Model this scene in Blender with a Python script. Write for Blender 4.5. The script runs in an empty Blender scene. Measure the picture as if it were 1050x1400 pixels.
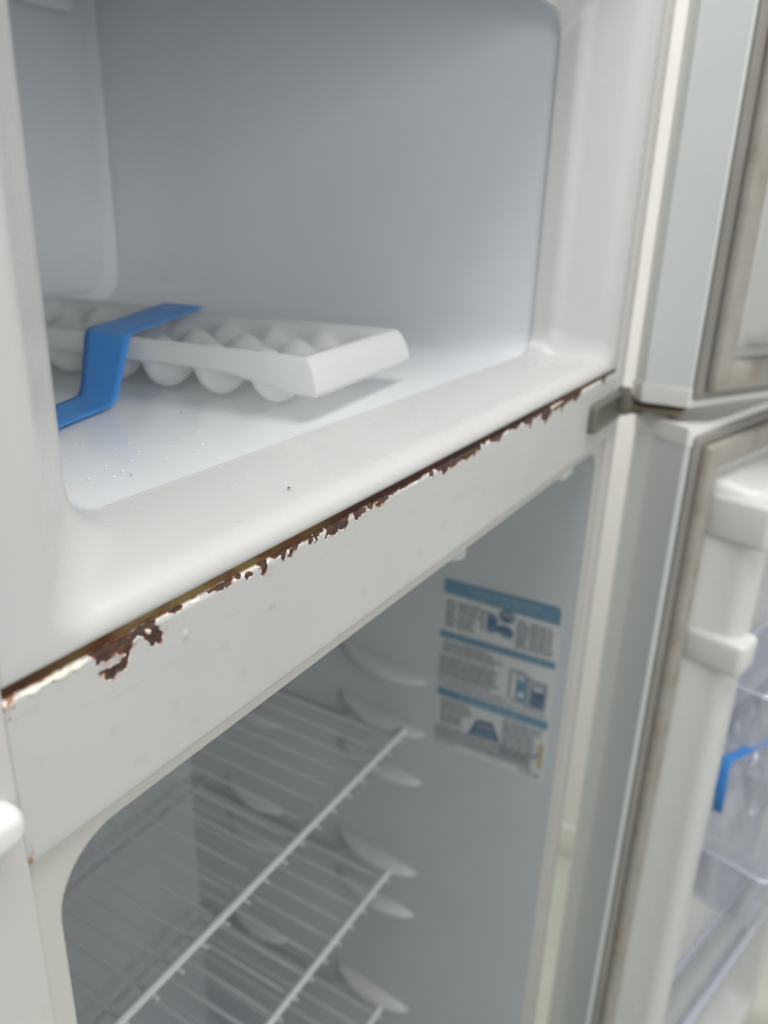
import bpy, bmesh, math, random, json
import numpy as np
from mathutils import Matrix, Vector
random.seed(7)
scene = bpy.context.scene
C = scene.collection

# ------------------------------------------------------------------ camera
cam_d = bpy.data.cameras.new("camera"); cam = bpy.data.objects.new("camera", cam_d); C.objects.link(cam)
R = [[0.5171873762582418, -0.8553013278383553, 0.0312547026391566],
     [-0.29291757078508956, -0.2111991533817117, -0.9325203559902648],
     [0.8041868654513563, 0.4731327046493346, -0.359762323245122]]
M = Matrix((R[0], [-v for v in R[1]], [-v for v in R[2]])).transposed().to_4x4()
M.translation = Vector((-0.10913, -0.184592, 0.130044))
cam.matrix_world = M
cam_d.sensor_fit = 'HORIZONTAL'; cam_d.sensor_width = 36.0; cam_d.lens = 37.829
cam_d.clip_start = 0.01; cam_d.clip_end = 50
cam_d.dof.use_dof = True; cam_d.dof.focus_distance = 0.335; cam_d.dof.aperture_fstop = 9.5
scene.camera = cam

# ------------------------------------------------------------------ light
w = bpy.data.worlds.new("World"); scene.world = w; w.use_nodes = True
bg = w.node_tree.nodes["Background"]; bg.inputs[0].default_value = (0.94, 0.97, 1.0, 1); bg.inputs[1].default_value = 0.38
def area(name, loc, target, size, power, col):
    l = bpy.data.lights.new(name, 'AREA'); l.shape = 'RECTANGLE'; l.size, l.size_y = size; l.energy = power; l.color = col
    o = bpy.data.objects.new(name, l); C.objects.link(o); o.location = loc
    o.rotation_euler = (Vector(target) - Vector(loc)).to_track_quat('-Z', 'Y').to_euler()
    return o
area("ceiling_and_fill_lamp", (0.25, -0.40, 1.45), (0.30, -0.28, 0.0), (1.8, 0.6), 25.5, (1.0, 0.99, 0.965))
area("ceiling_and_fill_lamp", (0.50, 1.90, 0.95), (1.40, 0.30, -0.7), (0.6, 0.6), 30.0, (1.0, 0.96, 0.90))  # added behind the fridge to brighten wall and door edges, no real fixture
area("front_fill", (-0.75, -2.00, 0.45), (0.40, 0.25, 0.08), (1.5, 1.1), 17.0, (1.0, 0.995, 0.985))  # added fill light from the front left, lifts the freezer interior
scene.view_settings.view_transform = 'Standard'; scene.view_settings.look = 'None'
scene.view_settings.exposure = 0.0; scene.view_settings.gamma = 1.0

# ------------------------------------------------------------------ materials
class NT:
    def __init__(s, name):
        s.m = bpy.data.materials.new(name); s.m.use_nodes = True; s.t = s.m.node_tree; s.n = s.t.nodes
        s.b = s.n["Principled BSDF"]; s.out = s.n["Material Output"]
    def new(s, t, **k):
        x = s.n.new(t)
        for a, v in k.items(): setattr(x, a, v)
        return x
    def link(s, a, b): s.t.links.new(a, b)
    def coord(s, scale=(1, 1, 1)):
        tc = s.new("ShaderNodeTexCoord"); mp = s.new("ShaderNodeMapping"); mp.inputs["Scale"].default_value = scale
        s.link(tc.outputs["Object"], mp.inputs[0]); return mp.outputs[0]
    def noise(s, scale, detail=3, rough=.55, sc=(1, 1, 1)):
        x = s.new("ShaderNodeTexNoise"); x.inputs["Scale"].default_value = scale; x.inputs["Detail"].default_value = detail
        x.inputs["Roughness"].default_value = rough
        s.link(s.coord(sc), x.inputs["Vector"]); return x.outputs["Fac"]
    def ramp(s, fac, stops):
        r = s.new("ShaderNodeValToRGB"); e = r.color_ramp.elements
        while len(e) < len(stops): e.new(0.5)
        for q, (p, c) in zip(e, stops):
            q.position = p; q.color = (*c, 1) if not isinstance(c, (int, float)) else (c, c, c, 1)
        s.link(fac, r.inputs[0]); return r.outputs[0]
    def mix(s, fac, a, b):
        x = s.new("ShaderNodeMix", data_type='RGBA')
        for v, i in ((fac, 0), (a, 6), (b, 7)):
            if hasattr(v, "links"): s.link(v, x.inputs[i])
            else: x.inputs[i].default_value = v if i == 0 else (*v, 1)
        return x.outputs[2]
    def bump(s, h, strength, dist):
        x = s.new("ShaderNodeBump"); x.inputs["Strength"].default_value = strength; x.inputs["Distance"].default_value = dist
        s.link(h, x.inputs["Height"]); s.link(x.outputs[0], s.b.inputs["Normal"]); return x

def plastic(name, col, rough=.3, var=.05, peel=.0, dirt=None, spec=.5):
    n = NT(name); a = tuple(c * (1 - var) for c in col); b = tuple(min(1, c * (1 + var * .4)) for c in col)
    base = n.ramp(n.noise(6, 4), [(.35, a), (.65, b)])
    if dirt:
        f = n.ramp(n.noise(38, 5, .65), [(.62, 0.0), (.80, dirt[1])])
        base = n.mix(f, base, dirt[0])
    n.link(base, n.b.inputs["Base Color"])
    n.link(n.ramp(n.noise(25, 3), [(.3, rough * .85), (.7, rough * 1.2)]), n.b.inputs["Roughness"])
    n.b.inputs["Specular IOR Level"].default_value = spec
    if peel: n.bump(n.noise(420, 2), peel, .0004)
    return n.m
M_ = {}
M_['shell'] = plastic("cabinet_paint", (.58, .56, .535), .34, .04, .08, ((.52, .44, .30), .35))
M_['surround'] = plastic("surround_plastic", (.595, .589, .582), .28, .03, 0, None, .40)
M_['liner'] = plastic("liner_plastic", (.845, .868, .89), .13, .03, .03)  # same plastic as the surround, tinted bluer and lighter for the light inside
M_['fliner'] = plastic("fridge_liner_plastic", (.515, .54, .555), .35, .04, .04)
M_['flange'] = plastic("fridge_flange_plastic", (.58, .57, .53), .34, .04, .04, ((.55, .45, .25), .35))
M_['door'] = plastic("door_paint", (.66, .685, .665), .38, .03, .05)
M_['cap'] = plastic("cap_plastic", (.76, .75, .72), .35, .03)
M_['panel'] = plastic("door_panel_plastic", (.71, .71, .69), .3, .04)
M_['gasket'] = plastic("gasket_rubber", (.30, .285, .26), .6, .15)
M_['hinge'] = plastic("hinge_metal", (.165, .16, .135), .5, .2, .3)
M_['arm'] = plastic('arm_metal', (.17, .14, .095), .5, .25, .3)
M_['pin'] = plastic("pin_metal", (.22, .17, .12), .5, .3, .3)
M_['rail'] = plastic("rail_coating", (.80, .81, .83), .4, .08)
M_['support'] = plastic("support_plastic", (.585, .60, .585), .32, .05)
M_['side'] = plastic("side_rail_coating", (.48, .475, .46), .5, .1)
M_['wire'] = plastic("wire_coating", (.78, .79, .80), .4, .08, 0, ((.45, .35, .2), .5))
M_['wall'] = plastic("wall_paint", (.80, .79, .765), .6, .02, .1)
M_['skirt'] = plastic("skirting_paint", (.76, .74, .70), .5, .03)
M_['floor'] = plastic("floor_tiles", (.56, .60, .52), .35, .06)
M_['plug'] = plastic("plug_plastic", (.78, .78, .76), .35, .03)
M_['seam'] = plastic("seam_dark", (.16, .15, .14), .7, .3)
M_['paper'] = plastic("label_film", (.60, .62, .61), .35, .03)
M_['ink_blue'] = plastic("ink_blue", (.15, .27, .37), .4, .1)
M_['ink_pale'] = plastic("ink_pale", (.22, .35, .44), .4, .1)
M_['ink_text'] = plastic("ink_grey", (.31, .315, .35), .45, .15)
M_['ink_dark'] = plastic("ink_dark", (.12, .17, .26), .4, .15)
M_['ink_ochre'] = plastic("ink_ochre", (.45, .40, .20), .5, .1)
M_['crumb'] = plastic("crumb_dark", (.06, .06, .04), .8, .3)
M_['fleck'] = plastic("fleck_white", (.88, .90, .91), .2, .05)

# gasket lip: grey with brown grime
n = NT("gasket_lip_rubber")
n.link(n.ramp(n.noise(30, 4, .6), [(.3, (.40, .385, .35)), (.52, (.36, .34, .295)), (.72, (.30, .25, .18))]), n.b.inputs["Base Color"])
n.b.inputs["Roughness"].default_value = .5; M_['gasket_lip'] = n.m
# tray: milky translucent plastic
n = NT("milky_plastic"); n.b.inputs["Base Color"].default_value = (.93, .94, .93, 1); n.b.inputs["Roughness"].default_value = .3
tl = n.new("ShaderNodeBsdfTranslucent"); tl.inputs[0].default_value = (.95, .96, .95, 1)
mx = n.new("ShaderNodeMixShader"); mx.inputs[0].default_value = .50
n.link(n.b.outputs[0], mx.inputs[1]); n.link(tl.outputs[0], mx.inputs[2])
tr = n.new("ShaderNodeBsdfTransparent"); mz = n.new("ShaderNodeMixShader"); mz.inputs[0].default_value = .30
n.link(mx.outputs[0], mz.inputs[1]); n.link(tr.outputs[0], mz.inputs[2]); n.link(mz.outputs[0], n.out.inputs[0]); M_['tray'] = n.m
# tape: thin blue film
n = NT("blue_tape_film")
n.link(n.ramp(n.noise(60, 3, .5, (1, 1, 1)), [(.3, (.09, .37, .90)), (.7, (.11, .43, .95))]), n.b.inputs["Base Color"]); n.b.inputs["Roughness"].default_value = .38
tl = n.new("ShaderNodeBsdfTranslucent"); tl.inputs[0].default_value = (.06, .30, .80, 1)
mx = n.new("ShaderNodeMixShader"); mx.inputs[0].default_value = .2
n.link(n.b.outputs[0], mx.inputs[1]); n.link(tl.outputs[0], mx.inputs[2]); n.link(mx.outputs[0], n.out.inputs[0]); M_['tape'] = n.m
# clear plastic (thin wall)
def clear(name, tint, lo_, hi_, body=.0, rough=.05, bump=.0):
    n = NT(name); tr = n.new("ShaderNodeBsdfTransparent"); tr.inputs[0].default_value = (*tint, 1)
    n.b.inputs["Base Color"].default_value = (.80, .82, .90, 1); n.b.inputs["Roughness"].default_value = .2
    gl = n.new("ShaderNodeBsdfGlossy"); gl.inputs[0].default_value = (.97, .97, 1, 1); gl.inputs["Roughness"].default_value = rough
    lw = n.new("ShaderNodeLayerWeight"); lw.inputs[0].default_value = .35
    if bump:
        b = n.bump(n.noise(70, 3, .6), bump, .006); n.link(b.outputs[0], gl.inputs["Normal"]); n.link(b.outputs[0], lw.inputs["Normal"])
    f = n.ramp(lw.outputs["Facing"], [(.0, lo_), (1.0, hi_)])
    m1 = n.new("ShaderNodeMixShader"); m1.inputs[0].default_value = body; n.link(tr.outputs[0], m1.inputs[1]); n.link(n.b.outputs[0], m1.inputs[2])
    mx = n.new("ShaderNodeMixShader"); n.link(f, mx.inputs[0])
    n.link(m1.outputs[0], mx.inputs[1]); n.link(gl.outputs[0], mx.inputs[2]); n.link(mx.outputs[0], n.out.inputs[0]); return n.m
M_['clear'] = clear("clear_plastic", (.95, .955, .98), .05, .45, .03, .06, .15)
M_['cups'] = clear("clear_cup_plastic", (.95, .955, .98), .12, .75, .05, .03, .25)
M_['rim'] = clear("clear_rim_plastic", (.84, .86, .96), .12, .6, .45, .1)
# foam / grime strip in the gap
n = NT("gap_foam")
tc = n.new("ShaderNodeTexCoord"); sx = n.new("ShaderNodeSeparateXYZ"); n.link(tc.outputs["Object"], sx.inputs[0])
mr = n.new("ShaderNodeMapRange"); mr.inputs[1].default_value = -.31; mr.inputs[2].default_value = .30; n.link(sx.outputs[0], mr.inputs[0])
A = n.ramp(mr.outputs[0], [(.0, (.10, .05, .025)), (.03, (.06, .018, .008)), (.062, (.13, .075, .022)), (.078, (.10, .025, .008)), (.10, (.24, .17, .065)), (.19, (.19, .13, .04)), (.25, (.15, .085, .022)), (.30, (.045, .011, .006)), (.62, (.025, .012, .008)), (.80, (.10, .055, .03)), (1., (.16, .09, .05))])
f = n.ramp(n.noise(160, 4, .6, (.35, 1, 1)), [(.5, 0.0), (.62, .75)])
n.link(n.mix(f, A, (.10, .022, .006)), n.b.inputs["Base Color"]); n.b.inputs["Roughness"].default_value = .8
n.bump(n.noise(700, 3), .6, .0006); M_['foam'] = n.m
# worn enamel of the divider: attribute "wear" = (rust, bare cream edge, orange stain)
n = NT("worn_enamel")
at = n.new("ShaderNodeVertexColor", layer_name="wear"); sp = n.new("ShaderNodeSeparateColor"); n.link(at.outputs[0], sp.inputs[0])
paint = n.ramp(n.noise(9, 4), [(.35, (.535, .535, .522)), (.65, (.565, .565, .552))])
d1 = n.ramp(n.noise(34, 5, .7), [(.63, 0.0), (.78, .30)])
paint = n.mix(d1, paint, (.56, .53, .47))
sm = n.ramp(n.noise(55, 4, .6, (.25, 1, 1)), [(.68, 0.0), (.78, .18)])
paint = n.mix(sm, paint, (.62, .53, .38))
cream = n.ramp(n.noise(700, 3), [(.3, (.80, .72, .60)), (.6, (.86, .83, .77)), (.8, (.74, .56, .38))])
rust = n.ramp(n.noise(240, 5, .75), [(.30, (.020, .009, .007)), (.45, (.052, .024, .017)), (.56, (.092, .040, .023)), (.66, (.17, .075, .036)), (.76, (.30, .17, .10))])
big = n.ramp(n.noise(110, 3), [(.45, 0.0), (.7, .5)])
rust = n.mix(big, rust, (.075, .048, .044))
hr = n.ramp(sp.outputs[0], [(.40, 0.0), (.60, 1.0)]); hc = n.ramp(sp.outputs[1], [(.35, 0.0), (.75, 1.0)])
hs = n.ramp(sp.outputs[2], [(.06, 0.0), (.30, .14), (.75, .9)])
col = n.mix(hc, paint, cream); col = n.mix(hs, col, (.33, .11, .030)); col = n.mix(hr, col, rust)
n.link(col, n.b.inputs["Base Color"])
n.link(n.ramp(hr, [(.0, .30), (1., .62)]), n.b.inputs["Roughness"])
nz = n.noise(600, 4, .65); mm = n.new("ShaderNodeMath", operation='MULTIPLY'); n.link(nz, mm.inputs[0]); n.link(hr, mm.inputs[1])
n.bump(mm.outputs[0], .9, .0012); M_['enamel'] = n.m

# ------------------------------------------------------------------ object helpers
ORG = {}
def thing(name, label, cat, loc, group=None):
    o = bpy.data.objects.new(name, None); C.objects.link(o); o.location = loc; o.empty_display_size = .05
    o['label'] = label; o['category'] = cat
    if group: o['group'] = group
    ORG[o.name] = Vector(loc); return o
def obj(name, verts, faces, mat, parent=None, smooth=35, origin=None, mats=None, fm=None):
    """verts in world coordinates; the mesh is kept round `origin` (its centre by default)"""
    V = [Vector(v) for v in verts]
    if origin is None:
        lo = [min(v[i] for v in V) for i in range(3)]; hi = [max(v[i] for v in V) for i in range(3)]
        origin = Vector([(a + b) / 2 for a, b in zip(lo, hi)])
    origin = Vector(origin)
    me = bpy.data.meshes.new(name); me.from_pydata([v - origin for v in V], [], faces); me.update()
    bm = bmesh.new(); bm.from_mesh(me); bmesh.ops.recalc_face_normals(bm, faces=bm.faces) if fm != 'keep' else None
    bm.to_mesh(me); bm.free()
    for m in (mats or [mat]): me.materials.append(m)
    if isinstance(fm, list):
        me.polygons.foreach_set("material_index", fm)
    if smooth:
        me.shade_smooth(); me.set_sharp_from_angle(angle=math.radians(smooth))
    o = bpy.data.objects.new(name, me); C.objects.link(o)
    if parent: o.parent = parent; o.location = origin - ORG[parent.name]
    else: o.location = origin
    ORG[o.name] = origin
    return o
def tag(o, label=None, cat=None, group=None, kind=None):
    for k, v in (('label', label), ('category', cat), ('group', group), ('kind', kind)):
        if v: o[k] = v
    return o
class MB:
    def __init__(s): s.v = []; s.f = []; s.m = []
    def add(s, v, f, mi=0):
        k = len(s.v); s.v += [tuple(x) for x in v]; s.f += [tuple(i + k for i in q) for q in f]; s.m += [mi] * len(f); return s
    def box(s, lo, hi, bev=0, seg=2, mi=0, T=None):
        bm = bmesh.new(); bmesh.ops.create_cube(bm, size=1)
        for v in bm.verts:
            v.co = Vector([lo[i] + (v.co[i] + .5) * (hi[i] - lo[i]) for i in range(3)])
        if bev: bmesh.ops.bevel(bm, geom=bm.edges[:], offset=bev, segments=seg, profile=.5, affect='EDGES')
        bm.verts.index_update(); v = [x.co.copy() for x in bm.verts]; f = [[q.index for q in p.verts] for p in bm.faces]; bm.free()
        if T: v = [T(*x) for x in v]
        return s.add(v, f, mi)
    def tube(s, pts, r, n=8, mi=0, cap=True):
        P = [Vector(p) for p in pts]; rings = []; up = None
        for i, p in enumerate(P):
            t = (P[min(i + 1, len(P) - 1)] - P[max(i - 1, 0)]).normalized()
            if up is None: up = Vector((0, 0, 1)) if abs(t.z) < .9 else Vector((1, 0, 0))
            a = (up - t * up.dot(t)).normalized(); b = t.cross(a); up = a
            rr = r[i] if isinstance(r, (list, tuple)) else r
            rings.append([p + a * rr * math.cos(2 * math.pi * k / n) + b * rr * math.sin(2 * math.pi * k / n) for k in range(n)])
        return s.loft(rings, mi, cap, cap)
    def loft(s, rings, mi=0, cap0=False, cap1=False, close=True):
        n = len(rings[0]); v = [p for r in rings for p in r]; f = []
        for i in range(len(rings) - 1):
            for k in range(n if close else n - 1):
                a = i * n + k; b = i * n + (k + 1) % n; f.append((a, b, b + n, a + n))
        if cap0: f.append(tuple(range(n - 1, -1, -1)))
        if cap1: f.append(tuple(range((len(rings) - 1) * n, len(rings) * n)))
        return s.add(v, f, mi)
    def obj(s, name, mat, parent=None, **k):
        if k.get('mats'): k['fm'] = s.m
        return obj(name, s.v, s.f, mat, parent, **k)
def rrect(x0, x1, z0, z1, r, n=7):
    o = []; r = max(r, .0002)
    for cx, cz, a0 in ((x1 - r, z0 + r, -90), (x1 - r, z1 - r, 0), (x0 + r, z1 - r, 90), (x0 + r, z0 + r, 180)):
        for k in range(n + 1):
            a = math.radians(a0 + 90 * k / n); o.append((cx + r * math.cos(a), cz + r * math.sin(a)))
    return o
def vnoise(x, y, seed):
    r = np.random.RandomState(seed).rand(256, 256); xi = np.floor(x).astype(int); yi = np.floor(y).astype(int)
    fx = x - xi; fy = y - yi; fx = fx * fx * (3 - 2 * fx); fy = fy * fy * (3 - 2 * fy)
    g = lambda i, j: r[i % 256, j % 256]
    return (g(xi, yi) * (1 - fx) + g(xi + 1, yi) * fx) * (1 - fy) + (g(xi, yi + 1) * (1 - fx) + g(xi + 1, yi + 1) * fx) * fy

# ------------------------------------------------------------------ room: floor and wall
FZ = -1.30
tag(MB().box((-1.2, -2.6, FZ - .05), (1.424, 2.2, FZ)).obj('floor', M_['floor'], smooth=0), kind='structure')
tag(MB().box((1.414, -2.6, FZ), (1.51, 2.2, 1.6)).obj('wall', M_['wall'], smooth=0), kind='structure')
tag(MB().box((1.404, -2.6, FZ), (1.4135, 2.2, FZ + .09), .003).obj('skirting_board', M_['skirt']), kind='structure')

# ------------------------------------------------------------------ refrigerator
FR = thing('refrigerator', 'white two-door refrigerator standing open, its divider bar rusty and flaking along the top edge', 'refrigerator', (.299, .33, FZ))
XL, XR = -.022, .622
# cabinet shell: folded steel sides, back, top, base
s = MB()
s.box((XL, -.001, FZ + .03), (-.0001, .66, .46), .0009)
s.box((.5981, -.001, FZ + .03), (XR, .66, .46), .0035, 3)
s.box((-.0006, .64, FZ + .03), (.5986, .66, .46), 0)
s.box((-.0006, .0, .44), (.5986, .64, .46), 0)
s.box((-.0006, .0, FZ + .03), (.5986, .64, FZ + .08), 0)
s.obj('cabinet_shell', M_['shell'], FR)
for x in (.02, .56):
    for y in (.05, .58): MB().tube([(x, y, FZ), (x, y, FZ + .035)], .018, 12).obj('foot', M_['gasket'], FR)

# freezer surround (front frame that rolls into the opening)
def side(y, l, r, b, t, rad): return (y, l, r, b, t, rad)
rings = [side(.014, .0002, .5978, .0008, .420, .001), side(.0025, .0002, .5978, .0008, .420, .001), side(.0007, .0006, .5974, .0011, .4196, .001), side(0, .0018, .596, .0022, .418, .0015)]
l0, r0, b0, t0 = .0175, .579, .0036, .33
rings.append(side(0, l0, r0, b0, t0, .014))
for k in range(1, 9):                                   # rolled edge
    a = math.radians(86 * k / 8); y = .0135 * (1 - math.cos(a)) / (1 - math.cos(math.radians(86)))
    q = .92 * y + .0028 * (1 - math.exp(-y / .0012))
    rings.append(side(y, l0 + q, r0 - q, b0 + .0088 * math.sin(a), t0 - q, .014 + .002 * k / 8))
e = rings[-1]
for u in (.25, .5, .75, 1.0):
    rings.append(side(e[0] + (.038 - e[0]) * u, e[1] + (.0565 - e[1]) * u, e[2] + (.534 - e[2]) * u, e[3] + (.0150 - e[3]) * u, e[4] + (.285 - e[4]) * u, .016 + .008 * u))
for u in (.4, 1.0):
    rings.append(side(.038 + .017 * u, .0565 + .0065 * u, .534 - .007 * u, .0150 + .0022 * u, .285 - .025 * u, .024 - .003 * u))
s = MB(); s.loft([[(x, y, z) for x, z in rrect(a, b, c, d, r, 10)] for y, a, b, c, d, r in rings])
s.obj('freezer_surround', M_['surround'], FR, smooth=50)
# freezer inner box, one small step inside the surround
rings = [side(.0535, .0628, .5275, .0171, .2605, .0205), side(.0540, .0605, .5300, .0155, .2630, .0225), side(.0552, .0605, .5300, .0155, .2630, .0225), side(.0560, .0615, .529, .0162, .262, .022),
         side(.075, .0615, .5292, .0163, .275, .024), side(.13, .0618, .5293, .0164, .318, .028), side(.20, .062, .5295, .0165, .336, .028), side(.515, .068, .527, .0175, .342, .026), side(.535, .071, .524, .0195, .340, .028), side(.540, .080, .515, .027, .332, .028)]
s = MB(); s.loft([[(x, y, z) for x, z in rrect(a, b, c, d, r, 8)] for y, a, b, c, d, r in rings], cap1=True)
s.obj('freezer_liner', M_['liner'], FR, smooth=40)
# raised evaporator cover on the freezer's back wall with rounded corners
rr = [(.5385, .0), (.5362, .0004), (.5354, .0022)]
s = MB(); s.loft([[(x, y, z) for x, z in rrect(.085 + i, .508 - i, .031 + i, .325 - i, .024, 8)] for y, i in rr], cap1=True)
s.obj('back_cover', M_['liner'], FR)
s = MB(); s.box((.43, .520, .285), (.49, .5360, .306), .006, 3)
s.obj('vent_grille', M_['liner'], FR)

# foam / grime strip showing in the gap
s = MB(); nx = 300
P = [[(.001 + .596 * i / nx, .0021 + .0003 * math.sin(i * 1.7) * random.random(), z) for z in (-.012, .004)] for i in range(nx + 1)]
s.add([p for q in P for p in q], [(2 * i, 2 * i + 2, 2 * i + 3, 2 * i + 1) for i in range(nx)])
s.obj('gap_seal', M_['foam'], FR)

# divider bar with rust: fine grid along its top edge
RUST = json.loads('{"R":[[28.9,-2.3,32.2,-1.5,35.8,-1.8,41.6,-2.1,47.2,-2.1,49.9,-1.8,52.1,-1.9,57.2,-1.9,57.0,-3.6,56.5,-4.1,58.0,-5.4,58.1,-7.0,59.3,-7.8,59.5,-9.9,58.7,-11.5,57.2,-11.6,56.7,-9.9,56.0,-11.0,54.2,-11.7,53.9,-9.4,52.9,-8.1,52.0,-7.9,51.5,-6.1,50.0,-5.2,49.0,-4.5,47.3,-5.6,45.8,-7.0,45.7,-8.2,44.8,-10.2,44.5,-11.3,43.3,-13.8,42.0,-14.3,39.8,-14.1,38.0,-14.9,35.6,-14.4,34.7,-13.3,35.0,-11.8,36.2,-11.0,34.1,-11.1,32.3,-10.9,32.1,-10.4,35.4,-10.3,37.6,-11.0,39.8,-10.4,41.0,-11.4,42.1,-9.6,43.8,-9.5,43.7,-8.5,42.2,-8.0,41.0,-7.2,39.7,-6.1,38.1,-6.9,36.7,-7.9,35.6,-7.3,33.6,-6.7,32.8,-8.1,32.1,-7.0,32.2,-5.0,31.5,-3.7],[62.7,-1.9,65.9,-1.5,68.8,-1.6,67.6,-4.1,65.2,-3.4],[61.3,-4.6,61.7,-4.8,61.8,-6.2,62.3,-6.4,61.8,-6.6,62.0,-9.0,61.7,-8.9],[62.6,-2.1,69.3,-1.8,69.7,-2.8,67.4,-3.8,65.2,-3.6],[80.7,-1.9,86.1,-2.1,90.6,-1.8,95.2,-1.7,94.5,-4.0,92.7,-5.0,91.7,-3.1,90.4,-5.3,87.9,-4.6,85.8,-3.2,83.8,-3.4],[95.7,-2.1,98.7,-1.1,100.4,-2.9,100.0,-4.7,98.3,-3.8],[102.5,-3.3,105.8,-3.7,107.5,-5.6,106.3,-6.1,104.8,-5.1,103.8,-6.7,102.4,-5.4],[109.0,-1.8,114.7,-1.7,115.6,-4.3,114.5,-7.5,112.9,-7.1,112.0,-3.9,109.9,-2.6],[109.0,-1.8,115.3,-2.2,115.9,-4.9,114.5,-7.5,112.9,-7.1,112.1,-3.4,109.9,-2.6],[104.6,-3.2,107.0,-4.8,106.9,-6.1,104.5,-5.4],[116.0,-1.3,124.5,-1.5,128.6,-1.4,127.9,-4.3,126.5,-6.8,125.1,-6.1,124.8,-3.4,120.5,-3.7,118.2,-2.4],[130.0,-1.6,136.3,-1.5,139.9,-1.6,139.6,-3.1,136.3,-2.5,135.6,-4.8,134.9,-5.9,133.1,-4.4,130.6,-7.4,129.2,-5.8,130.3,-3.8],[141.0,-1.5,146.6,-1.3,152.7,-1.2,153.8,-2.8,151.1,-3.6,150.0,-6.1,147.7,-5.5,147.3,-4.2,144.7,-6.2,143.2,-4.9,142.9,-2.6],[154.2,-1.9,160.5,-1.6,165.4,-1.7,173.3,-1.5,173.4,-5.6,172.2,-7.4,169.2,-5.9,167.6,-7.4,166.3,-5.5,163.1,-8.1,159.8,-6.8,157.4,-6.2,155.8,-7.9,155.2,-7.2,156.2,-4.8,157.0,-4.1],[163.8,-1.9,168.7,-1.3,173.3,-2.0,173.0,-5.9,171.8,-7.3,167.6,-7.2,166.3,-5.7,163.9,-7.4],[178.9,-2.5,184.2,-1.8,187.8,-2.4,188.3,-5.2,183.4,-5.2,181.7,-7.0,179.0,-6.4,178.1,-3.0],[188.2,-2.0,193.7,-1.9,193.8,-4.3,192.5,-5.5,190.6,-4.6],[195.1,-1.8,201.7,-1.7,208.5,-1.2,208.7,-4.5,203.8,-5.2,202.4,-5.3,200.6,-6.9,198.6,-5.3,196.2,-4.7],[207.5,-1.5,222.7,-1.2,239.8,-0.1,243.4,-2.2,240.1,-2.7,233.4,-2.3,229.2,-3.0,222.7,-2.1,214.6,-2.7,210.5,-1.8],[249.6,-1.2,253.8,-2.1,254.9,-6.1,250.6,-4.7],[255.3,0.2,271.7,1.0,284.5,1.5,312.1,1.5,315.3,-4.0,313.4,-6.2,309.4,-3.9,305.8,-7.8,304.0,-5.4,300.6,-6.5,295.1,-6.7,289.5,-5.3,282.9,-6.1,277.9,-7.2,273.2,-5.4,270.9,-7.8,267.2,-8.0,264.4,-4.9,257.5,-3.0],[318.3,-0.6,320.5,-0.4,320.4,-4.0,318.9,-3.9],[326.4,0.5,342.7,0.8,352.8,-0.7,347.0,-4.1,342.7,-6.8,334.5,-5.3,327.2,-3.6],[351.1,-0.3,371.4,0.2,371.7,-4.8,363.8,-4.4,365.0,-1.9,353.1,-1.7],[349.0,2.0,360.2,2.3,358.6,1.1,350.9,-2.6],[363.8,-0.8,371.6,-0.5,372.5,-4.2,364.8,-4.9],[374.2,1.4,410.1,1.9,413.0,-4.5,398.5,-4.0,396.5,-6.1,396.0,-10.9,392.6,-6.1,386.1,-5.5,379.1,-2.0],[413.0,-0.3,422.2,-0.4,437.8,-5.2,434.1,-8.7,425.3,-11.2,424.6,-14.5,421.5,-10.0,415.0,-7.4],[437.6,-4.7,459.3,-2.3,496.1,0.7,501.6,-2.6,495.8,-6.2,488.2,-8.5,478.9,-5.4,458.3,-6.9,457.3,-11.6,452.9,-5.9,440.9,-7.5],[554.2,0.2,563.9,0.6,560.5,-6.8,553.4,-5.6],[564.0,0.4,579.2,0.8,598.5,1.4,600.1,-0.3,581.8,-0.9,568.3,-1.6]],"H":[[52.0,-3.8,53.3,-3.8,54.7,-5.0,54.8,-6.3,53.7,-6.8,52.4,-5.9,51.7,-4.6],[49.1,-3.1,49.8,-3.4,49.7,-3.9,49.1,-3.6],[43.3,-5.9,43.9,-6.1,44.1,-7.1,43.5,-7.3],[41.0,-4.9,41.7,-5.4,41.7,-6.8,41.1,-6.6],[35.7,-1.8,37.2,-1.8,37.4,-2.2,36.0,-2.2],[98.7,-0.9,105.9,-0.9,111.1,-2.8,108.3,-3.3,102.2,-2.7,100.4,-2.2],[425.7,-0.7,458.9,-0.8,458.4,-3.4,434.9,-3.7]]}')
def inside(px, pz, flat):
    p = np.array(flat).reshape(-1, 2); ins = np.zeros(px.shape, bool); n_ = len(p)
    m = (px > p[:, 0].min() - .1) & (px < p[:, 0].max() + .1)
    X, Z = px[m], pz[m]; r = np.zeros(X.shape, bool)
    for i in range(n_):
        x1, z1 = p[i]; x2, z2 = p[(i + 1) % n_]
        if z1 == z2: continue
        c = (z1 > Z) != (z2 > Z); r ^= c & (X < (x2 - x1) * (Z - z1) / (z2 - z1) + x1)
    ins[m] = r; return ins
def blur(a, k):
    a = a.astype(float)
    for ax in (0, 1):
        q = np.zeros_like(a); c = 0
        for d in range(-k, k + 1):
            q += np.roll(a, d, ax); c += 1
        a = q / c
    return a
NX = 1560; xs = np.linspace(.0002, .5978, NX)
prof = []; ra = .0020; zt = -.0031
prof += [(.012, zt), (.006, zt), (ra, zt)]
for k in range(1, 13):
    a = math.radians(90 * k / 13); prof.append((ra * (1 - math.sin(a)), zt - ra * (1 - math.cos(a))))
nf = 46; z0 = zt - ra
prof += [(0, z0 - .0165 * k / nf) for k in range(nf + 1)]
for z in (-.024, -.028, -.034, -.040, -.046, -.052, -.0570, -.0600): prof.append((0, z))
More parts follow.
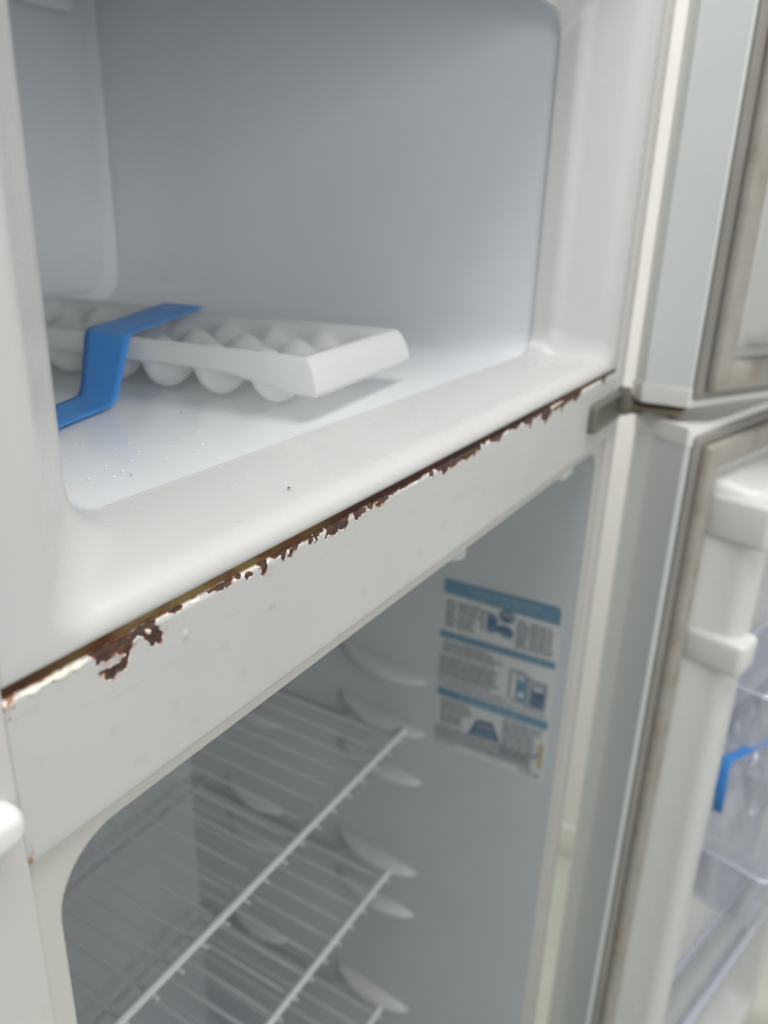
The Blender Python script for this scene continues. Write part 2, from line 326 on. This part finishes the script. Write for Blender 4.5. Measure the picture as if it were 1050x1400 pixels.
for k in range(1, 5):
    a = math.radians(90 * k / 4); prof.append((.0022 * (1 - math.cos(a)), -.0602 - .0022 * math.sin(a)))
prof.append((.012, -.0624))
prof = np.array(prof); NP = len(prof)
Xg, Yg = np.meshgrid(xs, prof[:, 0], indexing='ij'); Zg = np.meshgrid(xs, prof[:, 1], indexing='ij')[1]
xp = (Xg + Yg * (-.109 - Xg) / (.1846 + Yg)) * 1000; zp = (Zg + Yg * (.13 - Zg) / (.1846 + Yg)) * 1000   # how the traced outline lies over the rounded edge
amp = .13 + .30 * np.clip(xp / 600, 0, 1)
jx = xp + amp * 2 * (vnoise(xp / .9 + 7, zp / .9 + 300, 1) - .5) + .25 * (vnoise(xp / .4, zp / .4 + 99, 2) - .5)
jz = zp + amp * 2 * (vnoise(xp / .9 + 40, zp / .9 + 80, 3) - .5) + .25 * (vnoise(xp / .4, zp / .4 + 9, 4) - .5)
rm = np.zeros(xp.shape, bool)
for p in RUST['R']: rm |= inside(jx, jz, p)
hm = np.zeros(xp.shape, bool)
for p in RUST['H']: hm |= inside(jx, jz, p)
rm |= (zp > -2.6 - 1.0 * vnoise(xp / 1.2, zp * 0 + 5, 61)) & (vnoise(xp / 4.5, zp * 0, 62) > .42) & (xp > 95) & (xp < 480)
chips = (vnoise(xp / .75 + 3, zp / .75, 71) > .80) & (vnoise(xp / 6, zp * 0, 72) > .45) & (xp > 60); hm |= chips & rm
rm &= ~hm
rm |= (vnoise(xp / .55, zp / .55 + 9, 73) > .80) & (blur(rm, 5) > .10) & (zp < -2.5)
rm |= (vnoise(xp / .7, zp / .7 + 50, 11) > .86) & (zp > -6) & (zp < -2) & (xp < 34)
rs = blur(rm, 1)
halo = np.clip((blur(rm, 3) * 2.2 - .15) * np.clip(vnoise(xp / 2.2, zp / 2.2, 5) * 3.2 - .75, .12, 1), 0, 1)
halo = np.maximum(halo, hm)
left = np.clip((34 - xp) / 10, 0, 1) * np.clip((zp + 4.6 + 1.6 * vnoise(xp / 2.5, zp * 0, 6)) / 1.2, 0, 1)
halo = np.maximum(halo, left)
mid = np.clip((zp + 4.2 + 2.5 * (vnoise(xp / 4, zp / 8, 13) - .5)) / 1.0, 0, 1) * (xp > 30) * (xp < 560); halo = np.maximum(halo, mid * np.clip(vnoise(xp / 5, zp * 0, 15) * 3 - .8, .0, 1))
stain = np.clip(blur(rm, 2) * 2.0 * (vnoise(xp / 1.4, zp / 1.4, 21) - .30) * 2.2, 0, 1)
stain = np.maximum(stain, np.clip(blur(rm, 9) * 1.3 * (vnoise(xp / 2.8, zp / 1.8, 81) - .25), 0, .40))
stain = np.maximum(stain, np.clip((vnoise(xp / 9, zp / .9, 82) - .80) * 3, 0, .22) * (zp < -5))
for cx, cz, ln, wd, am, an in ((118, -24, 5, .5, .42, .12), (132, -60, 5, .8, .30, .25), (150, -60.5, 4, .7, .34, .2), (232, -60, 6, .8, .28, .1), (118, -10, 3, .5, .35, .4), (260, -17, 9, .8, .22, .1), (330, -20, 10, 1., .20, -.1), (70, -7.5, .5, 1.6, .5, .2), (20, -36, 5, 2.5, .14, .5), (33, -40, 4, 3, .10, .4), (300, -13.5, 7, .7, .3, .15)):
    u_ = (xp - cx) * math.cos(an) + (zp - cz) * math.sin(an); v_ = -(xp - cx) * math.sin(an) + (zp - cz) * math.cos(an)
    stain = np.maximum(stain, am * np.exp(-(u_ / ln) ** 2 - (v_ / wd) ** 2) * (.4 + .9 * vnoise(xp / 1.2, zp / .8, 91)))
stain = np.maximum(stain, left * np.clip((vnoise(xp / 1.3, zp / .6, 22) - .55) * 4, 0, 1) * np.clip((zp + 3.2) / 1.5, 0, 1))
red = np.clip((vnoise(xp / 5, zp / 1.5, 23) - .6) * 4, 0, 1) * np.clip((zp + 2.6) / .8, 0, 1); stain = np.maximum(stain, red)
endrust = np.clip((5 - xp) / 2, 0, 1) * np.clip((zp + 11 + 4 * vnoise(xp * 0, zp / 2, 31)) / 3, 0, 1) * np.clip((vnoise(xp / .8, zp / 1.5, 32) - .3) * 3, 0, 1)
stain = np.maximum(stain, endrust)
foot_st = np.exp(-((xp - 1) ** 2 / 3 + (zp + 59) ** 2 / 16)) * 1.2; stain = np.maximum(stain, foot_st * vnoise(xp / .8, zp / .8, 33))
dy = rs * (.00022 + .00035 * vnoise(xp / .8, zp / .8, 41)) - np.clip(halo - rs, 0, 1) * (.00060 * vnoise(xp / 1.1, zp / 1.1, 42))
dent = -.0005 * np.exp(-((xp - 70) ** 2 + ((zp + 14.5) / 1.5) ** 2) / 1.2) -.0003 * np.exp(-((xp - 9.5) ** 2 + (zp + 58) ** 2) / 3.0)
Yd = Yg + dy + dent
V = np.stack([Xg, Yd, Zg], -1).reshape(-1, 3)
F = [(i * NP + k, (i + 1) * NP + k, (i + 1) * NP + k + 1, i * NP + k + 1) for i in range(NX - 1) for k in range(NP - 1)]
org = Vector((.299, .006, -.032))
me = bpy.data.meshes.new('divider_bar'); me.from_pydata([tuple(v) for v in (V - np.array(org))], [], F); me.update()
ca = me.color_attributes.new("wear", 'FLOAT_COLOR', 'POINT')
colr = np.stack([rs, halo, stain, np.ones_like(rs)], -1).reshape(-1); ca.data.foreach_set("color", colr.astype(np.float32))
me.materials.append(M_['enamel']); me.shade_smooth()
dv = bpy.data.objects.new('divider_bar', me); C.objects.link(dv); dv.parent = FR; dv.location = org - ORG[FR.name]; ORG[dv.name] = org
dv['label'] = 'flat white bar between the two openings, paint flaking to brown rust along its top edge'
# backing of the divider so that it is solid
s = MB(); s.box((.0004, .0121, -.0618), (.5976, .06, -.0016)); s.obj('divider_core', M_['seam'], FR, smooth=0)

# fridge liner: flange, then the inner box
rings = [side(.016, .0003, .5977, -1.215, -.0628, .001), side(.0046, .0003, .5977, -1.215, -.0628, .001), side(.004, .0009, .5971, -1.2145, -.0634, .001),
         side(.004, .0095, .5885, -1.19, -.0688, .026)]
for k in range(1, 6):
    a = math.radians(85 * k / 5); q = .0022 * math.sin(a)
    rings.append(side(.004 + .0022 * (1 - math.cos(a)), .0095 + q, .5885 - q, -1.19 + q, -.0688 - q, .026))
s = MB(); s.loft([[(x, y, z) for x, z in rrect(a, b, c, d, r, 12)] for y, a, b, c, d, r in rings])
s.obj('fridge_flange', M_['flange'], FR, smooth=40)
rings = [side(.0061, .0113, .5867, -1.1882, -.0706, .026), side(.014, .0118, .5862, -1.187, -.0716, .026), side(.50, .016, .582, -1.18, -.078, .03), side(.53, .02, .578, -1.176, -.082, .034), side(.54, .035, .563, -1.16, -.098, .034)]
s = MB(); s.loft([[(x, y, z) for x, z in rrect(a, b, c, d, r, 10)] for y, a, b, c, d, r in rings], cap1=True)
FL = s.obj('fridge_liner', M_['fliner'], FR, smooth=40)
# moulded shelf supports on the right wall
def wallx(y): return .5862 - (y - .014) * .0042 / .486
def lens(y0, y1, z):
    s = MB(); rr = []
    for k in range(15):
        u = k / 14; e = max(.03, math.sin(math.pi * u) ** .55); y = y0 + (y1 - y0) * u; zz = z - .005 + .020 * (u ** 3)
        rr.append([(wallx(y) + .003 - (.019 * e + .003) * math.cos(t), y, zz + .0115 * e * math.sin(t)) for t in [math.radians(-90 + 180 * j / 8) for j in range(9)]])
    s.loft(rr, close=False); return s.obj('shelf_support', M_['support'], FL, smooth=60)
for z in (-.366, -.436, -.504, -.643, -.711, -.880):
    lens(.158, .276, z); lens(.362, .462, z)
s = MB(); s.box((.545, .02, -.094), (.572, .034, -.074), .003); s.obj('light_switch', M_['plug'], FR)
s = MB(); s.tube([(.345, .03, -.071), (.345, .03, -.092)], .011, 16); s.obj('lamp_socket', M_['fliner'], FR)

# plug cap on the left flange, and the hinge on the right
s = MB()
rr = []
for k in range(9):
    a = math.radians(90 * k / 8); i = .0050 * (1 - math.cos(a)); y = -.0035 - .0058 * math.sin(a)
    if k == 0: rr.append([(x, -.0008, z) for x, z in rrect(-.024, -.0022, -.0448, -.0312, .0060, 10)])
    rr.append([(x, y, z) for x, z in rrect(-.024 + i, -.0022 - i, -.0448 + i, -.0312 - i, .0060 - i, 10)])
s.loft(rr, cap1=True); s.obj('plug_cap', M_['plug'], FR, smooth=60)

s = MB()
rr = [(-.0002, 0), (-.0052, 0), (-.0066, .0012), (-.0066, .0032), (-.0026, .0040)]
s.loft([[(x, y, z) for x, z in rrect(.527 + i, .607 - i, -.0435 + i, -.0195 - i, .004, 5)] for y, i in rr], cap1=True)
s.box((.602, -.012, -.0415), (.609, -.0002, -.0165), .002)
HB = s.obj('hinge_bracket', M_['hinge'], FR)
s = MB(); s.box((.604, -.014, -.0410), (.634, -.003, -.0290), .003); s.box((.611, -.055, -.0372), (.645, -.008, -.0332), .0015)
s.obj('hinge_arm', M_['arm'], HB)
s = MB(); s.tube([(.630, -.0125, -.0435), (.630, -.0125, -.0265)], .0068, 18); s.obj('hinge_knuckle', M_['hinge'], HB)
s = MB(); s.tube([(.632, -.045, -.056), (.632, -.045, -.012)], .0045, 12); s.obj('hinge_pin', M_['pin'], HB)

# instruction label on the fridge's right wall: (a, t) from its rear top corner, flat print
LY0, LY1, LZ0, LZ1 = .1465, .0190, -.2355, -.4430
def lab(a, t, lift): y = LY0 + (LY1 - LY0) * a; return (wallx(y) - lift, y, LZ0 + (LZ1 - LZ0) * t + .002 * (a - .5))
s = MB()
def lrect(a0, t0, a1, t1, mi, lift=.0006): s.add([lab(a0, t0, lift), lab(a1, t0, lift), lab(a1, t1, lift), lab(a0, t1, lift)], [(0, 1, 2, 3)], mi)
def lpoly(pts, mi, lift=.0007): s.add([lab(a, t, lift) for a, t in pts], [tuple(range(len(pts)))], mi)
def ellipse(ca, ct, ra_, rt, mi, lift=.0007, a0=0, a1=360): lpoly([(ca + ra_ * math.cos(math.radians(a0 + (a1 - a0) * k / 18)), ct + rt * math.sin(math.radians(a0 + (a1 - a0) * k / 18))) for k in range(19 if a1 - a0 < 360 else 18)], mi, lift)
pts = [(-.02, -.012)] + [(.985 + .035 * math.sin(math.radians(k * 15)), .010 - .022 * math.cos(math.radians(k * 15))) for k in range(7)] + [(1.02, 1.012), (-.02, 1.012)]
lpoly(pts, 0, .0003)
lpoly([(0, .0)] + [(.96 + .04 * math.sin(math.radians(k * 15)), .024 - .024 * math.cos(math.radians(k * 15))) for k in range(7)] + [(1, .098), (0, .082)], 1)
def line(a0, a1, t, th, mi, lift=.0009, gap=.012):
    a = a0
    while a < a1 - .015:
        w_ = random.uniform(.03, .085); e_ = min(a1, a + w_); lrect(a, t, e_, t + th, mi, lift); a = e_ + gap
def para(a0, a1, t0, t1, rows, mi=3, th=.62, rag=.15):
    p = (t1 - t0) / rows
    for i in range(rows): line(a0, a1 - random.random() * rag * (a1 - a0), t0 + i * p, p * th, mi)
line(.22, .86, .022, .022, 2); line(.27, .80, .054, .018, 2)
para(.03, .12, .115, .275, 7, 3, .7, .1); para(.14, .36, .115, .19, 4); para(.14, .32, .195, .275, 4)
para(.66, .76, .125, .285, 7, 3, .7, .1); para(.77, .98, .125, .285, 8)
lpoly([(.345, .14), (.36, .125), (.40, .12), (.40, .13), (.368, .14), (.37, .235), (.35, .235)], 3); lpoly([(.395, .13), (.45, .125), (.495, .155), (.495, .205), (.47, .235), (.40, .235)], 5); lpoly([(.41, .16), (.47, .155), (.475, .195), (.41, .2)], 4, .0011)
ellipse(.565, .125, .070, .037, 5); ellipse(.575, .12, .045, .018, 3, .0011); ellipse(.56, .14, .04, .014, 4, .0011)
ellipse(.555, .215, .078, .040, 4, .0007, 170, 375); lpoly([(.51, .205), (.60, .215), (.63, .245), (.53, .235)], 5, .0011)
lrect(-.01, .298, 1.0, .338, 1); line(.10, .90, .310, .014, 2)
para(.02, .58, .352, .43, 4, 3, .6, .25); lpoly([(.245, .37), (.27, .40), (.225, .40)], 6, .0012); para(.0, .56, .44, .575, 8, 3, .6, .12); line(.0, .62, .585, .012, 3); line(.02, .97, .612, .012, 3)
for a0, a1, t0, t1, m_ in ((.635, .655, .405, .575, 3), (.655, .78, .40, .412, 3), (.70, .79, .42, .57, 1), (.71, .77, .43, .45, 0), (.71, .78, .49, .505, 5), (.72, .77, .52, .55, 0), (.66, .80, .575, .59, 3), (.815, .96, .43, .445, 3), (.825, .945, .455, .58, 4), (.84, .93, .465, .485, 0), (.83, .94, .51, .525, 3), (.95, .965, .44, .59, 3), (.82, .95, .585, .60, 3), (.79, .815, .42, .60, 3)):
    lrect(a0, t0, a1, t1, m_, .0007 + .0002 * (m_ == 0) + .0003 * (m_ == 5))
lrect(.0, .640, 1.0, .690, 1); line(.20, .74, .648, .034, 2, .0009, .016)
para(.04, .34, .705, .78, 5); para(.04, .27, .785, .86, 5); para(.62, .97, .705, .93, 13, 3, .6, .25)
lpoly([(.385, .765), (.53, .755), (.60, .845), (.60, .87), (.58, .86), (.34, .865), (.32, .88), (.315, .865)], 4); lpoly([(.40, .785), (.52, .775), (.55, .80), (.39, .81)], 3, .0011); lpoly([(.37, .825), (.56, .815), (.575, .84), (.355, .848)], 5, .0011)
para(.0, .94, .872, .965, 7, 3, .6, .08); line(.0, .2, .975, .012, 3); line(.80, 1.0, .975, .012, 3); lrect(.95, .78, .985, .93, 6)
lb = s.obj('instruction_label', None, FR, smooth=0, mats=[M_['paper'], M_['ink_blue'], M_['ink_pale'], M_['ink_text'], M_['ink_dark'], M_['ink_blue'], M_['ink_ochre']])
lb['label'] = 'printed instruction label in blue and grey on the right inner wall'

# ------------------------------------------------------------------ doors
def frame(Fp, phi):
    a = math.radians(phi); U = Vector((math.cos(a), math.sin(a), 0)); N = Vector((U.y, -U.x, 0)); Fp = Vector(Fp)
    return lambda u, h, z: Fp + U * u + N * h + Vector((0, 0, z))
def door(name, T, cs, zt, zb, W, capz, label):
    s = MB(); rr = []
    rr = [[T(u, h, z) for u, h in cs] for z in (zb, zt)]
    s.loft(rr, cap0=True, cap1=True); D = s.obj(name, M_['door'], FR, smooth=9); D['label'] = label
    # plastic end cap, a little proud of the skin
    ct = sum(u for u, h in cs) / len(cs), sum(h for u, h in cs) / len(cs)
    grow = [(u + (-.0008 if u < .3 else .0008), h + (.0008 if h > -.02 else -.0008)) for u, h in cs]
    s = MB(); z0, z1 = capz
    s.loft([[T(u, h, z) for u, h in (cs if q else grow)] for z, q in ((z0, 0), (z1, 0), (z1 + (.003 if z1 > z0 else -.003), 1))], cap0=True, cap1=True)
    s.obj('end_cap', M_['cap'], D, smooth=30)
    def ringset(prof_, mat, nm, capl=False):
        s = MB(); s.loft([[T(u, h, z) for u, z in rrect(i, W - i, zb + i, zt - i, r, 6)] for i, h, r in prof_], cap1=capl)
        return s.obj(nm, mat, D, smooth=40)
    ringset([(.004, .0004, .004), (.0035, .003, .004), (.0055, .0055, .004), (.012, .006, .003), (.0125, .0035, .003)], M_['gasket'], 'gasket')
    ringset([(.0165, .0010, .002), (.0120, .008, .002), (.0118, .0125, .002), (.0135, .0150, .002), (.022, .0160, .001), (.032, .0150, .001), (.0365, .0120, .001), (.0370, .004, .001)], M_['gasket_lip'], 'gasket_lip')
    pr = [(.0125, .0008, .002), (.040, .001, .004), (.046, .003, .008), (.050, .009, .010)]
    for k in range(7):
        a = math.radians(90 * k / 6); pr.append((.0545 + .014 * (1 - math.cos(a)), .038 + .016 * math.sin(a), .014 + .010 * k / 6))
    pr += [(.080, .0545, .03)]
    for k in range(1, 6):
        a = math.radians(90 * k / 5); pr.append((.080 + .010 * math.sin(a), .0545 - .010 * (1 - math.cos(a)), .034))
    pr += [(.094, .020, .036), (.100, .012, .04)]
    ringset(pr, M_['panel'], 'inner_panel', True)
    return D
TL = frame((.594, -.07, -.045), -14)
csL = [(.0, -.0035), (.0010, -.0010), (.0035, 0), (.5965, 0), (.60, -.004), (.60, -.055), (.585, -.068), (.040, -.068), (.029, -.0665), (.0255, -.0625), (.0235, -.0570)]
DL = door('fridge_door', TL, csL, 0.0, -1.185, .60, (-.013, .0), 'lower door swung wide open, clear shelves on its inner side')
TU = frame((.608, -.060, -.025), -28)
csU = [(.0, -.0035), (.0010, -.0010), (.0035, 0), (.5965, 0), (.60, -.004), (.60, -.055), (.585, -.068), (.035, -.068), (.008, -.064), (-.010, -.052), (-.0165, -.0405), (-.0176, -.0335)]
DU = door('freezer_door', TU, csU, .46, 0.0, .60, (.013, .0), 'upper door swung open beside the freezer opening')
for z0, z1 in ((-.235, -.200), (-.105, -.062)):
    s = MB(); s.box((.047, .004, z0), (.085, .064, z1), .006, 3, T=TL); s.obj('shelf_lug', M_['panel'], DL, smooth=60)

# ------------------------------------------------------------------ clear shelves on the lower door
def bin_(label, u0, u1, h0, h1, z0, z1, rimw, group):
    t = thing('door_shelf', label, 'door shelf', TL((u0 + u1) / 2, (h0 + h1) / 2, z0), group)
    s = MB(); rr = [(z1, 0.0), (z0 + .012, .003), (z0 + .003, .006), (z0, .012)]
    out = [[TL(u, h, z) for u, h in rrect(u0 + i, u1 - i, h0 + i, h1 - i, .014)] for z, i in rr]
    inn = [[TL(u, h, z) for u, h in rrect(u0 + i, u1 - i, h0 + i, h1 - i, .013)] for z, i in ((z0 + .002, .0135), (z0 + .006, .0085), (z0 + .015, .0055), (z1, .0025))]
    s.loft(out + inn); n_ = len(out[0]); s.add(out[-1], [tuple(range(n_))]); s.add(inn[0], [tuple(range(n_))])
    s.obj('tub', M_['clear'], t, smooth=50)
    s = MB(); pts = [TL(u, h, z1 + .001) for u, h in rrect(u0, u1, h0, h1, .014)]; s.tube(pts + [pts[0]], rimw, 8, cap=False)
    s.obj('rim', M_['rim'], t, smooth=60); return t
G = 'clear shelves on the lower door'
bin_('clear shelf on the lower door that holds the taped egg tray', .105, .495, .014, .122, -.562, -.485, .0022, G)
bin_('highest clear shelf on the lower door, empty', .105, .495, .014, .085, -.345, -.275, .0022, G)
bin_('lowest clear shelf on the lower door, with a thick pale rim', .098, .495, .014, .060, -.865, -.795, .0065, G)
# clear egg tray
s = MB(); na, nb = 160, 40; g = []
for i in range(na + 1):
    for j in range(nb + 1):
        u = .115 + .36 * i / na; h = .024 + .076 * j / nb
        e_ = (math.cos(2 * math.pi * (u - .115) / .045 + math.pi) + math.cos(2 * math.pi * (h - .024) / .038 + math.pi)) / 2
        z = -.402 - .034 * math.copysign(abs(e_) ** .6, e_)
        if i in (0, na) or j in (0, nb): z = -.372
        g.append(TL(u, h, z))
s.add(g, [(i * (nb + 1) + j, (i + 1) * (nb + 1) + j, (i + 1) * (nb + 1) + j + 1, i * (nb + 1) + j + 1) for i in range(na) for j in range(nb)])
rr = [[TL(u, h, z) for u, h in rrect(.115 - i, .475 + i, .024 - i, .1 + i, .004)] for z, i in ((-.372, 0), (-.373, .003), (-.440, .001), (-.556, -.002))]
s.loft(rr)
o = s.obj('egg_tray', M_['cups'], smooth=60)
tag(o, 'clear plastic egg tray with rows of cups standing in a lower door shelf', 'egg tray')
# tape over it
def ribbon(name, near, far, mat, thick=.00025, parent=None, T=None):
    s = MB(); n_ = len(near)
    if T: near = [T(*p) for p in near]; far = [T(*p) for p in far]
    m_ = 6; v = []
    for a, b in zip(near, far):
        a = Vector(a); b = Vector(b); v += [a.lerp(b, k / m_) for k in range(m_ + 1)]
    f = [(i * (m_ + 1) + k, (i + 1) * (m_ + 1) + k, (i + 1) * (m_ + 1) + k + 1, i * (m_ + 1) + k + 1) for i in range(n_ - 1) for k in range(m_)]
    s.add(v, f); o = s.obj(name, mat, parent, smooth=45)
    md = o.modifiers.new('thickness', 'SOLIDIFY'); md.thickness = thick; md.offset = 0
    return o
nr = [(.45, .1335, -.367), (.30, .0935, -.367), (.145, .052, -.367), (.116, .0445, -.3672), (.111, .043, -.374), (.1115, .045, -.405), (.1125, .047, -.436)]
fr = [(.447, .145, -.367), (.296, .105, -.367), (.1425, .063, -.367), (.1155, .0565, -.3672), (.1103, .055, -.374), (.1108, .057, -.405), (.1118, .0572, -.434)]
tag(ribbon('tape', nr, fr, M_['tape'], T=TL), 'blue tape strip wrapped over the clear egg tray in the door', 'tape')

# ------------------------------------------------------------------ wire shelves
def shelf(label, z, y, first=None):
    t = thing('wire_shelf', label, 'wire shelf', (.299, .33, z), 'wire shelves in the fridge'); x0, x1 = .020, .5765
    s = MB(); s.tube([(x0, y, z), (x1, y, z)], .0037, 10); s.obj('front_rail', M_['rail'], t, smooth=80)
    s = MB(); s.tube([(x0, .50, z - .004), (x1, .50, z - .004)], .0025, 8); s.obj('rear_rail', M_['side'], t, smooth=80)  # rear rail coloured darker than the front one to imitate shade
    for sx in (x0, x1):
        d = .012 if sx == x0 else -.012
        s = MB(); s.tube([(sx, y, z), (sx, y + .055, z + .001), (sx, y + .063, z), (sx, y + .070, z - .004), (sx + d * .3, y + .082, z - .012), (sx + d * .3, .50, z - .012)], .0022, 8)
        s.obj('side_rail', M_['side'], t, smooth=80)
    base = None; pitch = .0266; k = 0; x = .0275
    while x < .565:
        if base is None:
            s = MB(); s.tube([(x, y - .0075, z - .0045), (x, .3, z - .0045), (x, .502, z - .0055)], .00135, 6); base = s.obj('wire', M_['wire'], t, smooth=80); o = base; bx = o.location.x - 0
        else:
            o = base.copy(); C.objects.link(o); o.parent = t; o.location.x = bx + (x - .0275)
        x += pitch
    return t
shelf('white wire shelf nearest the top of the fridge compartment', -.4365, .1815)
shelf('white wire shelf in the middle, below the topmost one', -.648, .191)
shelf('white wire shelf lowest in view, only its corner showing', -.886, .194)

# ------------------------------------------------------------------ tray in the freezer
TA, TB = Vector((.9925, .122, 0)), Vector((-.122, .9925, 0)); TP = Vector((.239, .072, 0))
def tp(a, b, z): return TP + TA * a + TB * b + Vector((0, 0, z))
W_, L_ = .1215, .292; na, nb = 75, 168; pa, pb = (W_ - .008) / 3, (L_ - .018) / 7
s = MB(); g = []
for i in range(na + 1):
    for j in range(nb + 1):
        a = W_ * i / na; b = L_ * j / nb
        e_ = (math.cos(2 * math.pi * ((a - .004) / pa - .5)) + math.cos(2 * math.pi * ((b - .012) / pb - .5))) / 2
        e_ = math.copysign(abs(e_) ** (.42 if e_ > 0 else .75), e_)
        z = .0345 - .0150 * e_ if e_ > 0 else .0345 - .0105 * e_
        edge_d = min(a - .0, W_ - a, b, L_ - b)
        k = min(1, max(0, (edge_d - .0025) / .0045)); k = k * k * (3 - 2 * k); z = .050 * (1 - k) + z * k
        g.append(tp(a, b, z))
s.add(g, [(i * (nb + 1) + j, (i + 1) * (nb + 1) + j, (i + 1) * (nb + 1) + j + 1, i * (nb + 1) + j + 1) for i in range(na) for j in range(nb)])
o = s.obj('cup_grid', M_['tray'], smooth=0); cup = o; cup.data.shade_smooth()
TR = thing('ice_tray', 'milky white tray of round cups lying in the freezer under blue tape', 'tray', tp(W_ / 2, L_ / 2, .0185))
cup.parent = TR; cup.location = ORG[cup.name] - ORG[TR.name]
md = cup.modifiers.new('thickness', 'SOLIDIFY'); md.thickness = .0010; md.offset = -1
# rim and skirt: hangs lower and flares at both ends
s = MB(); path = []
def skirt(a, b, nrm, flare, drop):
    q = []
    for k in range(9):
        u = k / 8; out = .0012 * math.sin(min(1, u * 5) * math.pi / 2) + flare * (1 - (1 - u) ** 1.6); q.append(tp(a + nrm[0] * out, b + nrm[1] * out, .0508 - drop * (u ** 1.15)))
    return [tp(a - nrm[0] * .003, b - nrm[1] * .003, .0508)] + q
loop = []
nA, nB = 12, 28
def sm(x): x = min(1, max(0, x)); return x * x * (3 - 2 * x)
for i in range(nB + 1):
    b = L_ * i / nB; k = max(sm(1 - b / .06), sm(1 - (L_ - b) / .06)); loop.append((0, b, (-1, 0), .0015 + .0015 * k, .0125 + .0075 * k))
for i in range(1, nA): loop.append((W_ * i / nA, L_, (0, 1), .0075, .020))
for i in range(nB + 1):
    b = L_ * (1 - i / nB); k = max(sm(1 - b / .06), sm(1 - (L_ - b) / .06)); loop.append((W_, b, (1, 0), .0015 + .0015 * k, .0125 + .0075 * k))
for i in range(1, nA): loop.append((W_ * (1 - i / nA), 0, (0, -1), .0085, .020))
fix = []
for a, b, nr_, fl, dr in loop:
    if nr_[0] and (b in (0, L_) or abs(b - L_) < 1e-9): nr_ = (nr_[0] * .5, -1 if b < .01 else 1); fl = .0078
    fix.append(skirt(a, b, nr_, fl, dr))
s.loft([list(r) for r in zip(*fix)]); o = s.obj('rim_skirt', M_['tray'], TR, smooth=50)
md = o.modifiers.new('thickness', 'SOLIDIFY'); md.thickness = .0010; md.offset = -1
# blue tape: from the floor up over the tray
near = [(.137, .152, .0186), (.150, .1575, .0186), (.188, .1692, .0186), (.1945, .1715, .0192), (.199, .173, .023), (.2150, .1795, .0480), (.2175, .181, .0522), (.222, .184, .0530), (.260, .203, .0524), (.310, .227, .0520), (.352, .2465, .0522), (.3545, .2475, .0515)]
far = [(.130, .180, .0186), (.150, .1865, .0186), (.191, .2025, .0186), (.1975, .2055, .0192), (.201, .207, .023), (.2165, .2185, .0480), (.219, .2195, .0522), (.223, .222, .0530), (.258, .239, .0524), (.306, .264, .0520), (.346, .284, .0522), (.3485, .285, .0515)]
tag(ribbon('tape', near, far, M_['tape']), 'strip of blue tape stuck to the freezer floor and running up over the white tray', 'tape')

# small dirt in the freezer
def crumb(x, y, z, r, label, mat, nm):
    bm = bmesh.new(); bmesh.ops.create_icosphere(bm, subdivisions=2, radius=r)
    for v in bm.verts: v.co *= random.uniform(.7, 1.25); v.co.z *= .5
    vv = [v.co + Vector((x, y, z + r * .3)) for v in bm.verts]; bm.verts.index_update(); ff = [[q.index for q in f.verts] for f in bm.faces]; bm.free()
    tag(obj(nm, vv, ff, mat), label, 'crumb')
crumb(.1515, .0165, .0136, .0007, 'tiny dark crumb on the white ledge in front of the freezer floor', M_['crumb'], 'crumb')
crumb(.118, .0755, .0168, .0004, 'tiny dark crumb on the bluish freezer floor among white flecks', M_['crumb'], 'crumb')
crumb(.209, .135, .0168, .0005, 'thin grey speck on the freezer floor beside the tape', M_['crumb'], 'crumb')
s = MB()
for k in range(24):
    x = random.gauss(.14, .03); y = .079 + abs(random.gauss(0, .022)); r = random.uniform(.0003, .0008)
    s.add([(x + r * 1.6 * math.cos(t), y + r * math.sin(t), .0167 + .0003 * (t == -1)) for t in [math.radians(60 * q) for q in range(6)]] + [(x, y, .0172)], [(q, (q + 1) % 6, 6) for q in range(6)])
tag(s.obj('frost_flecks', M_['fleck']), 'scattered white flecks of dried frost on the freezer floor', 'flecks', kind='stuff')
